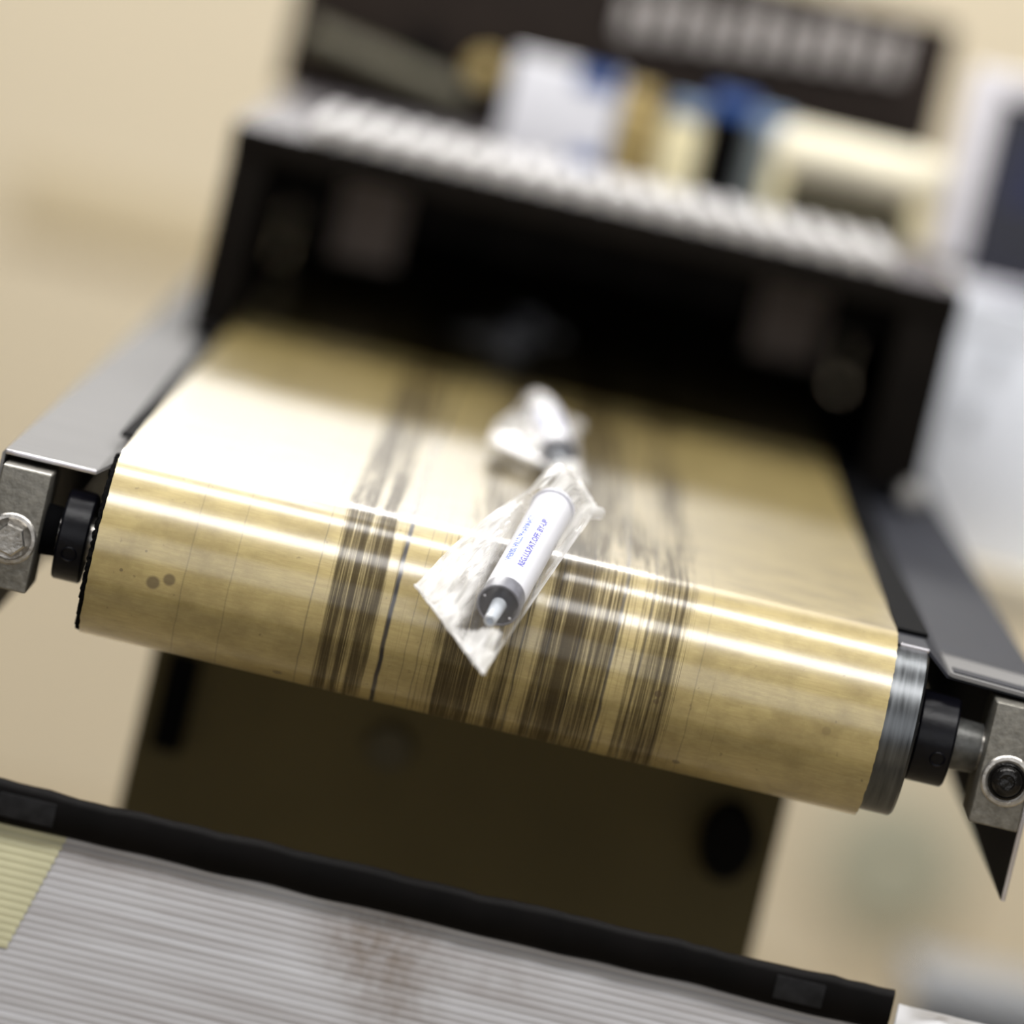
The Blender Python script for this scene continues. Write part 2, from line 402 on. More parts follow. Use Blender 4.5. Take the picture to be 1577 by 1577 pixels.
def root(name, label, cat, loc, group=None):
    o = bpy.data.objects.new(name, None)
    COL.objects.link(o)
    o.empty_display_size = 0.05
    o.location = (loc[0], loc[1], loc[2] + H)
    o['label'] = label; o['category'] = cat
    if group: o['group'] = group
    return o

def world_loc(o):
    v = Vector(o.location)
    while o.parent: o = o.parent; v = v + Vector(o.location)
    return v

def part(name, bm, mat, parent=None, label=None, smooth=0.6):
    off = Vector((0, 0, H)) - (world_loc(parent) if parent else Vector((0, 0, 0)))
    bmesh.ops.recalc_face_normals(bm, faces=bm.faces[:])
    for v in bm.verts: v.co += off
    me = bpy.data.meshes.new(name)
    bm.to_mesh(me); bm.free()
    for m in (mat if isinstance(mat, (list, tuple)) else [mat]): me.materials.append(MAT[m])
    if smooth:
        for p in me.polygons: p.use_smooth = True
        me.set_sharp_from_angle(angle=smooth)
    o = bpy.data.objects.new(name, me)
    COL.objects.link(o)
    if parent: o.parent = parent
    if label: o['label'] = label
    return o

def pbox(name, mat, parent, dims, bevel=0.0, label=None):
    bm = bmesh.new(); box(bm, *dims, bevel=bevel)
    return part(name, bm, mat, parent, label)

def structure(o):
    o['kind'] = 'structure'; return o

# ------------------------------------------------------------------ the room
bm = bmesh.new(); box(bm, -4, 4, 4.5, 4.6, -H, 2.2)
wall = structure(part('wall_back', bm, 'wall'))
bm = bmesh.new(); box(bm, -4, 4, -4.5, 4.5, -H-0.06, -H)
structure(part('floor', bm, 'floor'))
bm = bmesh.new(); box(bm, -0.62, -0.2, 4.485, 4.5, -0.24, -0.17, bevel=0.004)
structure(part('trim_1', bm, 'wall_trim'))
bm = bmesh.new(); lathe(bm, (0.572, 4.5, -0.738), (0, -1, 0), [(0, 0.085), (0.02, 0.085), (0.028, 0.075), (0.028, 0.03), (0.018, 0.025), (0.018, 0)], 32)
o = part('wall_socket', bm, 'socket')
o['label'] = 'round grey-green socket low on the beige wall, right of the dark cabinet'; o['category'] = 'socket'

# ------------------------------------------------------------------ belt conveyor
R = 0.035
TH = 0.0022
YB = 1.30
conv = root('belt_conveyor', 'belt conveyor with tan streaked fabric belt running over a front steel roller', 'conveyor', (0.01, 0.3, -0.054))

def belt_path():
    pts = []                                  # (y, z, ny, nz, s)
    a0 = math.radians(22)                      # the belt eases off the roller instead of leaving it at a hard tangent line
    L_, NS = 2*a0*R, 24
    y, z, ease = -math.sin(a0)*R, math.cos(a0)*R, []
    for k in range(1, NS+1):
        am = a0*(1-(k-0.5)/NS)**2
        y += math.cos(am)*L_/NS; z += math.sin(am)*L_/NS
        a = a0*(1-k/NS)**2
        ease.append((y, z, -math.sin(a), math.cos(a), a0*R - L_*k/NS))
    ye, zt = y, z
    for k in range(60):
        y = YB - (YB-ye)*k/60
        pts.append((y, zt - (zt-R)*max(0.0, (y-0.9)/(YB-0.9)), 0, 1, ease[-1][4] - (y-ye)))
    pts += ease[::-1]
    for k in range(0, 73):
        a = a0 + (math.pi-a0)*k/72
        pts.append((-math.sin(a)*R, math.cos(a)*R, -math.sin(a), math.cos(a), a*R))
    for k in range(1, 31):
        y = YB*k/30; pts.append((y, -R, 0, -1, math.pi*R + y))
    for k in range(1, 32):
        a = math.pi * k / 32
        pts.append((YB + math.sin(a)*R, -math.cos(a)*R, math.sin(a), -math.cos(a), math.pi*R + YB + a*R))
    return pts[:-1] if abs(pts[-1][0]-pts[0][0]) < 1e-6 and abs(pts[-1][1]-pts[0][1]) < 1e-6 else pts

def belt_edge_jit(s, side):
    a = noise.noise(Vector((s*420, side*7.1, 0.3))) * 0.00035 + noise.noise(Vector((s*30, side*3.3, 1.7))) * 0.0003
    return a
bm = bmesh.new()
uvl = bm.loops.layers.uv.new('UVMap')
P = belt_path(); n = len(P)
NX = 40
xs = [-0.150 + 0.300*i/NX for i in range(NX+1)]
outer = []; inner = []
uvs = {}
for (y, z, ny, nz, s) in P:
    ro = []
    for i, x in enumerate(xs):
        xx = x + (belt_edge_jit(s, -1) if i == 0 else belt_edge_jit(s, 1) if i == NX else 0)
        lift = 0.0
        v = bm.verts.new((xx, y + ny*lift, z + nz*lift)); uvs[v] = (xx, s); ro.append(v)
    outer.append(ro)
    ri = []
    for x in (xs[0], xs[-1]):
        v = bm.verts.new((x, y - ny*TH, z - nz*TH)); uvs[v] = (x, s); ri.append(v)
    inner.append(ri)
total = P[-1][4] + 0.004
for j in range(n):
    k = (j+1) % n
    for i in range(NX):
        f = bm.faces.new((outer[j][i], outer[j][i+1], outer[k][i+1], outer[k][i]))
        f.material_index = 0
    bm.faces.new((inner[j][0], inner[k][0], inner[k][1], inner[j][1])).material_index = 0
    bm.faces.new((outer[j][0], outer[k][0], inner[k][0], inner[j][0])).material_index = 1
    bm.faces.new((outer[j][NX], inner[j][1], inner[k][1], outer[k][NX])).material_index = 0
for f in bm.faces:
    for l in f.loops: l[uvl].uv = uvs[l.vert]
part('belt', bm, ['belt', 'belt_edge'], conv, label='tan glass-fabric belt streaked with dark brown wear', smooth=0.9)

# black frayed lip of the belt on its left side
bm = bmesh.new()
prev = None
for k in range(0, 241):
    a = math.radians(-8 + 192*k/240)
    s = a*R
    w = 0.0016 + 0.0008*noise.noise(Vector((s*700, 2.2, 0)))
    q = [Vector((-0.1502, -math.sin(a)*(R-0.0006), math.cos(a)*(R-0.0006))),
         Vector((-0.1502-w, -math.sin(a)*(R-0.0010), math.cos(a)*(R-0.0010))),
         Vector((-0.1502-w, -math.sin(a)*(R-0.0040), math.cos(a)*(R-0.0040))),
         Vector((-0.1502, -math.sin(a)*(R-0.0040), math.cos(a)*(R-0.0040)))]
    vs = [bm.verts.new(p) for p in q]
    if prev:
        for i in range(4): bm.faces.new((prev[i], prev[(i+1) % 4], vs[(i+1) % 4], vs[i]))
    prev = vs
part('belt_fringe', bm, 'belt_edge', conv, label='black frayed edge along the left side of the belt')

bm = bmesh.new(); r0 = 0.0322
lathe(bm, (-0.1500, 0, 0), (1, 0, 0), [(0, 0.006), (0, r0-0.001), (0.001, r0), (0.3120, r0), (0.3130, r0-0.001), (0.3130, 0.006)], 96)
part('front_roller', bm, 'roller', conv, label='brushed steel front roller bare at its right end')
bm = bmesh.new(); lathe(bm, (-0.150, YB, 0), (1, 0, 0), [(0, 0), (0, r0), (0.30, r0), (0.30, 0)], 48)
part('rear_roller', bm, 'roller', conv)
bm = bmesh.new(); tube(bm, (-0.193, 0, 0), (0.212, 0, 0), 0.0085, 32)
part('shaft', bm, 'bolt', conv)
for (x0, x1, hx) in ((-0.1655, -0.1545, -0.1645+0.0045), (0.1645, 0.1792, 0.1742)):
    rc = 0.0174
    bm = bmesh.new()
    lathe(bm, (x0, 0, 0), (1, 0, 0), [(0, 0.0086), (0, rc-0.0008), (0.0008, rc), (x1-x0-0.0008, rc), (x1-x0, rc-0.0008), (x1-x0, 0.0086)], 64)
    col = part('shaft_collar', bm, 'collar', conv)
    d = Vector((0, -math.cos(math.radians(17.7)), -math.sin(math.radians(17.7))))
    bm = bmesh.new()
    lathe(bm, Vector((hx, 0, 0)) + d*(rc-0.0026), d, [(0.0004, 0), (0.0004, 0.0021), (0.0027, 0.0023), (0.0030, 0.0027), (0.0026, 0.0031), (0.0020, 0.0031)], 32, cap=False)
    part('set_screw', bm, 'collar', col)
# backing hub between collar and block; left one blackened as the unlit void
for xa, xb in ((-0.1728, -0.1662), (0.1800, 0.1898)):
    bm = bmesh.new(); lathe(bm, (xa, 0, 0), (1, 0, 0), [(0, 0.0086), (0, 0.0100), (xb-xa, 0.0095), (xb-xa, 0.0086)], 40)
    part('spacer_bush', bm, 'bush' if xa > 0 else 'black', conv)

# take-up blocks with their bolts
for side, (x0, x1, z0, z1, bx, bz) in enumerate(((-0.1912, -0.1722, -0.0233, 0.0226, -0.1822, -0.0040), (0.1905, 0.2096, -0.0250, 0.0216, 0.2010, -0.0068))):
    bm = bmesh.new(); box(bm, x0, x1, -0.020, 0.018, z0, z1, bevel=0.0011, seg=3)
    blk = part('bearing_block', bm, 'cast', conv)
    bm = bmesh.new()
    lathe(bm, (bx, -0.0200, bz), (0, -1, 0), [(-0.0004, 0.0098), (0.0010, 0.0098), (0.0015, 0.0092), (0.0016, 0.0080), (0.0012, 0.0074), (0.0010, 0.004)], 56, cap=True)
    part('washer', bm, 'bolt', blk)
    bm = bmesh.new()
    if side == 0:
        lathe(bm, (bx, -0.0208, bz), (0, -1, 0), [(0, 0.0064), (0.0036, 0.0064), (0.0044, 0.0056), (0.0043, 0.0)], 6)
        bmesh.ops.rotate(bm, verts=bm.verts[:], cent=(bx, -0.02, bz), matrix=Matrix.Rotation(math.radians(12), 3, 'Y'))
        part('hex_bolt', bm, 'bolt', blk)
    else:
        lathe(bm, (bx, -0.0204, bz), (0, -1, 0), [(0, 0.0074), (0.0012, 0.0072), (0.0016, 0.0064), (0.0012, 0.0060), (0.0022, 0.0056), (0.0032, 0.0044), (0.0034, 0.0030), (0.0022, 0.0026), (0.0020, 0)], 40)
        part('socket_bolt', bm, 'socket_head', blk, label='black greasy socket-head bolt')

# side rails: folded sheet, one bright, one dark
bm = bmesh.new()
sweep_profile(bm, [(-0.1935, -0.0535), (-0.1935, 0.0252), (-0.1925, 0.0265), (-0.1575, 0.0262), (-0.1508, 0.0318), (-0.146, 0.0318)], -0.005, 1.33, 0.0012)
rail_l = part('side_rail', bm, 'steel', conv, label='bright stainless side rail on the left', smooth=0.25)
bm = bmesh.new(); box(bm, -0.1922, -0.1574, -0.0056, -0.0049, 0.0250, 0.0267, bevel=0.0002)
part('folded_edge', bm, 'steel_edge', rail_l)
bm = bmesh.new()
sweep_profile(bm, [(0.146, 0.0328), (0.1625, 0.0328), (0.1718, 0.0252), (0.2115, 0.0238), (0.2125, 0.0228), (0.2125, -0.0535)], -0.005, 1.33, 0.0012)
rail_r = part('side_rail', bm, 'dark_rail', conv, label='dark grey side rail on the right', smooth=0.25)
bm = bmesh.new()
sweep_profile(bm, [(0.1722, 0.0266), (0.1735, 0.0262), (0.2118, 0.0248)], -0.0062, 0.050, 0.0013)
part('end_plate', bm, 'steel', rail_r, label='short bright cover plate at the end of the dark rail')
bm = bmesh.new(); box(bm, 0.1740, 0.2122, -0.001, 0.012, 0.0245, 0.0253)
for v in bm.verts: v.co.z += 0.0014 - (v.co.x - 0.174)*0.036
part('bend_shade', bm, 'dark_rail', rail_r)  # dark strip painted in for the darker reflection along the bend
bm = bmesh.new(); box(bm, 0.1515, 0.1627, -0.0054, -0.0046, 0.0316, 0.0331, bevel=0.0002)
part('folded_edge', bm, 'steel_edge', rail_r)
bm = bmesh.new(); box(bm, 0.2112, 0.2130, -0.0060, -0.0046, -0.0535, 0.0225, bevel=0.0002)
part('folded_edge', bm, 'steel_edge', rail_r)
# black strips standing in for the shade in the gap beside the belt
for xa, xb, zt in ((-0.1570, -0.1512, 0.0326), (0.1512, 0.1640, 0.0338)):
    pbox('gap_shade_strip', 'black', conv, (xa, xb, 0.08 if xa < 0 else 0.03, 1.30, 0.0318 if xa < 0 else 0.0330, zt + 0.0008))
# slider bed under the belt
pbox('slider_bed', 'black', conv, (-0.143, 0.143, 0.06, 1.24, 0.026, 0.0326))

# ------------------------------------------------------------------ tunnel hood
hood = root('tunnel_hood', 'black open-fronted tunnel hood over the far end of the belt', 'machine', (0.011, 0.95, 0.0265))
Y0, Y1 = 0.62, 1.38
pbox('side_panel', 'hood', hood, (-0.1695, -0.1655, Y0, Y1, 0.0265, 0.1330), 0.0006)
pbox('side_panel', 'hood', hood, (0.1885, 0.1925, Y0, Y1, 0.0256, 0.1330), 0.0006)
pbox('top_panel', 'hood_top', hood, (-0.170, 0.193, Y0+0.003, Y1, 0.1315, 0.1345), 0.0006)
pbox('lining', 'hood_in', hood, (-0.1650, 0.1880, Y0+0.02, Y1, 0.1285, 0.1314))
pbox('front_post', 'hood', hood, (-0.1654, -0.1500, Y0, Y0+0.004, 0.0340, 0.1200), 0.0005)
pbox('front_post', 'hood', hood, (0.1655, 0.1884, Y0, Y0+0.004, 0.0345, 0.1200), 0.0005)
pbox('lintel', 'hood', hood, (-0.1700, 0.1930, Y0-0.002, Y0+0.0028, 0.1200, 0.1345), 0.0005)
pbox('back_panel', 'hood_in', hood, (-0.1650, 0.1880, Y1-0.004, Y1, -0.030, 0.1284))
bm = bmesh.new(); lathe(bm, (0.1905, Y0-0.001, 0.0340), (0, -1, 0), [(0, 0.0070), (0.003, 0.0070), (0.006, 0.0055), (0.0065, 0)], 24)
part('bolt', bm, 'bolt', hood, label='small round grey bolt at the right foot of the hood')
for k in range(9):                      # rubber strip curtain inside the tunnel
    xa = -0.160 + k*0.0385
    pbox('curtain_strip', 'curtain_light' if k in (1, 7) else 'curtain', hood, (xa, xa+0.036, 0.90 + 0.004*(k % 2), 0.9025 + 0.004*(k % 2), (0.062 if k in (1, 7) else 0.083) + 0.004*random.random(), 0.1280), label='lightened curtain strip' if k in (1, 7) else None)
NR = 20
me = None
for k in range(NR):                     # louvre ribs along the front of the hood top
    xa = -0.1335 + k*(0.162+0.1335)/NR
    if me is None:
        bm = bmesh.new(); box(bm, xa, xa+0.0105, Y0-0.001, Y0+0.19, 0.1346, 0.1440, bevel=0.0025)
        o = part('louver_rib', bm, 'louver', hood); me = o.data; x_first = xa
    else:
        o = bpy.data.objects.new('louver_rib', me); COL.objects.link(o); o.parent = hood; o.location = (xa - x_first, 0, 0)

# ------------------------------------------------------------------ control cabinet standing on the hood
ctrl = root('control_cabinet', 'dark brown control cabinet standing on the rear of the hood', 'cabinet', (0.008, 1.24, 0.1345))
pbox('body', 'ctrl', ctrl, (-0.1790, 0.1930, 1.12, 1.36, 0.1345, 0.2560), 0.003)
for k in range(11):
    xa = 0.004 + k*0.0152
    z0 = 0.208 + 0.0012*k
    pbox('vent_slat', 'slat', ctrl, (xa, xa+0.0095, 1.112, 1.1205, z0, z0+0.022 + 0.003*((k*7) % 3)), 0.001)
bm = bmesh.new(); tube(bm, (-0.168, 1.108, 0.1685), (-0.072, 1.108, 0.1520), 0.0085, 20)
part('handle_bar', bm, 'olive_bar', ctrl, label='olive green bar across the cabinet front')
bm = bmesh.new(); lathe(bm, (-0.1000, 1.12, 0.1720), (0, -1, 0), [(0, 0.011), (0.010, 0.010), (0.013, 0.007), (0.013, 0)], 28)
part('knob', bm, 'black', ctrl, label='round black knob')
bm = bmesh.new(); lathe(bm, (-0.0650, 1.12, 0.1700), (0, -1, 0), [(0, 0.010), (0.012, 0.009), (0.016, 0.006), (0.016, 0)], 28)
part('knob', bm, 'amber', ctrl, label='round tan knob')

# ------------------------------------------------------------------ things standing on the hood in front of the cabinet
ZT = 0.1345
c = root('small_carton', 'small white carton with blue corner prints standing on the hood', 'carton', (-0.017, 0.975, ZT))
pbox('body', 'white_box', c, (-0.0480, 0.0120, 0.955, 0.995, ZT, 0.1890), 0.0012)
pbox('printed_corner', 'blue', c, (-0.0130, 0.0090, 0.9542, 0.9556, 0.1785, 0.1905))
pbox('printed_corner', 'blue', c, (-0.0080, 0.0090, 0.9542, 0.9556, ZT+0.002, 0.1450))

def bottle(name, label, x, r, z1, mat, capmat, neck=0.7, group=None):
    t = root(name, label, 'bottle', (x, 0.985, ZT), group)
    h = z1 - ZT
    bm = bmesh.new()
    lathe(bm, (x, 0.985, ZT), (0, 0, 1), [(0, 0), (0, r*0.94), (h*0.02, r), (h*0.72, r), (h*0.80, r*neck), (h*0.84, r*neck)], 40, cap=False)
    part('bottle_body', bm, mat, t)
    bm = bmesh.new()
    rc = r*neck*1.12
    lathe(bm, (x, 0.985, ZT+h*0.82), (0, 0, 1), [(0, rc), (h*0.16, rc), (h*0.18, rc*0.92), (h*0.18, 0)], 32, cap=False)
    part('cap', bm, capmat, t)
    return t
bottle('slim_bottle', 'amber bottle standing right of the small white carton', 0.0245, 0.0105, 0.186, 'amber', 'amber')
bottle('slim_bottle', 'cream bottle with pale cap between the amber and black bottles', 0.0505, 0.0115, 0.184, 'cream', 'paleblue', 0.8)
bottle('slim_bottle', 'black bottle with a wide blue cap standing on the hood', 0.0740, 0.0100, 0.193, 'black', 'blue', 1.2)
bottle('slim_bottle', 'grey bottle with pale blue cap left of the cream roll', 0.0960, 0.0105, 0.188, 'greyglass', 'paleblue', 1.0)

rl = root('paper_roll', 'thick cream paper roll on a dark olive cradle at the right of the hood', 'roll', (0.150, 0.985, ZT))
bm = bmesh.new()
lathe(bm, (0.1000, 0.985, 0.1710), (1, 0, 0), [(0, 0.004), (0, 0.0135), (0.0015, 0.0150), (0.0935, 0.0150), (0.095, 0.0135), (0.095, 0.004)], 40)
part('roll_body', bm, 'cream_hi', rl)
pbox('cradle', 'olive_dark', rl, (0.112, 0.178, 0.965, 1.005, ZT, 0.1500), 0.001)
pbox('cradle_foot', 'cream', rl, (0.1805, 0.1900, 0.965, 1.005, ZT, 0.1575), 0.001)
pbox('cradle_foot', 'cream', rl, (0.1000, 0.1100, 0.965, 1.005, ZT, 0.1575), 0.001)

# ------------------------------------------------------------------ right: table, white carton, monitor
tb = root('side_table', 'beige table behind the conveyor carrying the large white carton', 'table', (0.46, 1.02, -H))
pbox('tabletop', 'wall', tb, (0.2135, 0.66, 0.86, 1.25, -0.042, -0.0180), 0.002)
pbox('leg', 'wall', tb, (0.56, 0.61, 1.00, 1.06, -0.88, -0.042), 0.002)
pbox('foot', 'wall', tb, (0.42, 0.75, 0.86, 1.25, -H, -0.88), 0.002)
ct = root('large_carton', 'large white carton on the table right of the hood', 'carton', (0.34, 0.99, -0.018))
pbox('body', 'carton', ct, (0.2140, 0.52, 0.90, 1.10, -0.018, 0.1200), 0.003)
pbox('printed_mark', 'greyspot', ct, (0.235, 0.243, 0.8990, 0.9004, 0.080, 0.095))
pbox('printed_mark', 'greyspot', ct, (0.228, 0.236, 0.8990, 0.9004, 0.050, 0.064))
pbox('closing_flap', 'carton', ct, (0.2140, 0.52, 0.8985, 0.9003, 0.106, 0.1195))
mo = root('monitor', 'white framed monitor with dark screen standing on the large carton', 'monitor', (0.34, 0.97, 0.12))
pbox('housing', 'white_plastic', mo, (0.1945, 0.50, 0.935, 0.965, 0.1300, 0.2400), 0.008)
bm = bmesh.new()
for (xa, xb, za, zb) in ((0.1945, 0.2125, 0.1350, 0.2400), (0.2125, 0.4800, 0.2260, 0.2400), (0.476, 0.50, 0.1250, 0.2400), (0.2125, 0.4760, 0.1250, 0.1285)):
    box(bm, xa, xb, 0.925, 0.936, za, zb, 0.003)
part('bezel', bm, 'white_plastic', mo)
pbox('screen', 'screen', mo, (0.2122, 0.4762, 0.9305, 0.9345, 0.1285, 0.2262))
pbox('lit_area', 'screen_blue', mo, (0.2250, 0.4700, 0.9295, 0.9306, 0.1700, 0.2130))
pbox('stand', 'white_plastic', mo, (0.24, 0.45, 0.94, 1.05, 0.1200, 0.1302), 0.002)

gc = root('storage_cabinet', 'blue-grey storage cabinet standing on the floor at the lower right', 'cabinet', (0.62, 1.66, -H))
pbox('body', 'greycab', gc, (0.352, 0.90, 1.60, 1.72, -H+0.04, -0.385), 0.004)
pbox('top', 'greycab', gc, (0.347, 0.905, 1.595, 1.725, -0.385, -0.368), 0.003)
pbox('plinth', 'black', gc, (0.365, 0.89, 1.62, 1.71, -H, -H+0.04))
pbox('door', 'greycab', gc, (0.356, 0.624, 1.588, 1.60, -H+0.05, -0.395), 0.002)
pbox('door', 'greycab', gc, (0.628, 0.896, 1.588, 1.60, -H+0.05, -0.395), 0.002)

# ------------------------------------------------------------------ machine base cabinet under the conveyor
bc = root('base_cabinet', 'dark olive base cabinet carrying the conveyor', 'cabinet', (0.006, 0.85, -H))
pbox('body', 'cabinet', bc, (-0.139, 0.150, 0.36, 1.30, -H+0.02, -0.058), 0.004)
pbox('plinth', 'black', bc, (-0.130, 0.140, 0.38, 1.29, -H, -H+0.02))
pbox('top_plate', 'cabinet', bc, (-0.1920, 0.2110, 0.36, 1.30, -0.058, -0.0538), 0.001)
pbox('hinge_plate', 'black', bc, (-0.131, -0.117, 0.352, 0.361, -0.130, -0.086), 0.002)
bm = bmesh.new(); lathe(bm, (0.127, 0.36, -0.110), (0, -1, 0), [(0, 0.0125), (0.004, 0.0125), (0.006, 0.009), (0.020, 0.013), (0.024, 0.011), (0.024, 0)], 28)
bmesh.ops.scale(bm, vec=(1, 1, 1.35), verts=bm.verts[:], space=Matrix.Translation((0, 0, 0.110)))
part('knob', bm, 'hood_in', bc, label='black knob near the right edge of the base cabinet')
bm = bmesh.new(); lathe(bm, (-0.0275, 0.36, -0.106), (0, -1, 0), [(0, 0.011), (0.003, 0.011), (0.005, 0.009), (0.005, 0)], 28)
part('screw_cap', bm, 'olive_dark', bc)

# ------------------------------------------------------------------ ribbed board in the foreground
bd = root('ribbed_board', 'white ribbed plastic board with black taped top edge leaning in the foreground', 'board', (0.0, -0.11, -H))
SL = 0.22                                # forward lean per metre of height
def fy(z): return -0.1085 - SL*(-0.0925 - z)
XL, XR = -0.330, 0.176
PITCH = 0.0027
ribs = 42
prof_n = 7
def rib_mesh(name, xa, xb, zc, mat, lift=0.0, bow=0.0):
    bm = bmesh.new()
    rows = []
    NXr = 10
    for i in range(NXr+1):
        x = xa + (xb-xa)*i/NXr
        row = []
        for j in range(prof_n+1):
            t = j/prof_n
            z = zc + PITCH*(0.5-t)
            d = 0.00022*math.sin(math.pi*t) + lift + 0.0003*noise.noise(Vector((x*14, zc*300, 0)))
            row.append(bm.verts.new((x, fy(z) - d, z + bow*noise.noise(Vector((x*9, zc*40, 3))))))
        row.append(bm.verts.new((x, fy(zc) + 0.003, zc - PITCH*0.5))); row.append(bm.verts.new((x, fy(zc)+0.003, zc + PITCH*0.5)))
        rows.append(row)
    m = len(rows[0])
    for a, b in zip(rows, rows[1:]):
        for j in range(m): bm.faces.new((a[j], a[(j+1) % m], b[(j+1) % m], b[j]))
    bm.faces.new(rows[0]); bm.faces.new(rows[-1])
    return part(name, bm, mat, bd, smooth=0.8)
for k in range(ribs):
    zc = -0.0925 - PITCH*(k+0.5)
    rib_mesh('rib', XL, XR, zc, 'board')
    if zc > -0.136:                       # a pale yellow film lies over the left end of the upper ribs
        xe = -0.1315 - (-0.0925 - zc)*0.28
        if k == 0: film_rows = []
        film_rows.append((zc, xe))
bm = bmesh.new(); prev = None
for (zc, xe) in film_rows:
    for j in range(prof_n+1):
        t = j/prof_n; z = zc + PITCH*(0.5-t)
        d = 0.00022*math.sin(math.pi*t) + 0.0006
        r_ = [bm.verts.new((XL, fy(z)-d, z)), bm.verts.new((xe, fy(z)-d, z))]
        if prev: bm.faces.new((prev[0], prev[1], r_[1], r_[0]))
        prev = r_
part('yellow_film', bm, 'board_yellow', bd, label='pale yellow film strip at the upper left of the ribs', smooth=0.8)
# lower sheet below the built ribs, down to the floor
zb = -0.0925 - PITCH*ribs
bm = bmesh.new()
v = [bm.verts.new(p) for p in ((XL, fy(zb), zb), (XR, fy(zb), zb), (XR, fy(-H), -H), (XL, fy(-H), -H))]
w = [bm.verts.new(p.co + Vector((0, 0.004, 0))) for p in v]
bm.faces.new(v); bm.faces.new(w[::-1])
for i in range(4): bm.faces.new((v[i], v[(i+1) % 4], w[(i+1) % 4], w[i]))
part('lower_sheet', bm, 'board', bd, smooth=0)
# black taped rim with a wavy upper edge
bm = bmesh.new(); rows = []
for i in range(90):
    x = -0.335 + (0.171+0.335)*i/89
    a = 0.0010*noise.noise(Vector((x*60, 0, 0.4))) + 0.0006*noise.noise(Vector((x*170, 2, 0.4)))
    b = 0.0010*noise.noise(Vector((x*45, 5, 2.4)))
    zt, z_b = -0.0782 + a, -0.0932 + b
    ring = []
    for j in range(12):
        an = 2*math.pi*j/12
        cy, cz = math.cos(an), math.sin(an)
        e = 0.55
        yy = math.copysign(abs(cy)**e, cy)*0.0050; zz = math.copysign(abs(cz)**e, cz)*(zt - z_b)/2
        ring.append(bm.verts.new((x, -0.1085 + yy + 0.0005*noise.noise(Vector((x*90, j, 1))), (zt+z_b)/2 + zz)))
    rows.append(ring)
for a, b in zip(rows, rows[1:]):
    for j in range(12): bm.faces.new((a[j], a[(j+1) % 12], b[(j+1) % 12], b[j]))
bm.faces.new(rows[0]); bm.faces.new(rows[-1])
rim = part('edge_tape', bm, 'rim', bd, smooth=1.0)
for xa, xb in ((-0.1585, -0.1375), (0.128, 0.146)):
    pbox('tape_patch', 'tape_patch', rim, (xa, xb, -0.1142, -0.1134, -0.0900, -0.0815), 0.0003)
bm = bmesh.new()
b2 = bmesh.new(); bmesh.ops.create_grid(b2, x_segments=24, y_segments=8, size=0.5)
for q in b2.verts:
    x = 0.173 + (q.co.x+0.5)*0.075; z = -0.101 + (q.co.y+0.5)*0.019
    q.co = Vector((x, -0.1125 - 0.0025*noise.noise(Vector((x*90, z*160, 0))), z))
r_ = bmesh.ops.solidify(b2, geom=b2.faces[:], thickness=0.0006)
merge(bm, b2)
part('film_tail', bm, 'sealpaper', bd, label='crumpled whitish film at the right end of the black tape')

# ------------------------------------------------------------------ syringes in pouches
AX = Vector((0.13030103, 0.942968, 0.30632172))       # from nozzle end towards the tail
BX = (Vector((1, 0, 0)) - AX*AX.x).normalized()
NX_ = BX.cross(AX); NX_ = NX_ if NX_.z > 0 else -NX_
NOSE = Vector((0.0003, -0.0774, 0.0208))
RB, LB = 0.0080, 0.094

def text_mesh(body, size):
    cu = bpy.data.curves.new('t', 'FONT'); cu.body = body; cu.size = size; cu.align_x = 'LEFT'; cu.resolution_u = 2; cu.offset = size*0.035
    o = bpy.data.objects.new('t', cu); COL.objects.link(o)
    dg = bpy.context.evaluated_depsgraph_get(); dg.update()
    me = bpy.data.meshes.new_from_object(o.evaluated_get(dg))
    bpy.data.objects.remove(o); bpy.data.curves.remove(cu)
    return me

def local(o, a, b, n): return o + AX*a + BX*b + NX_*n

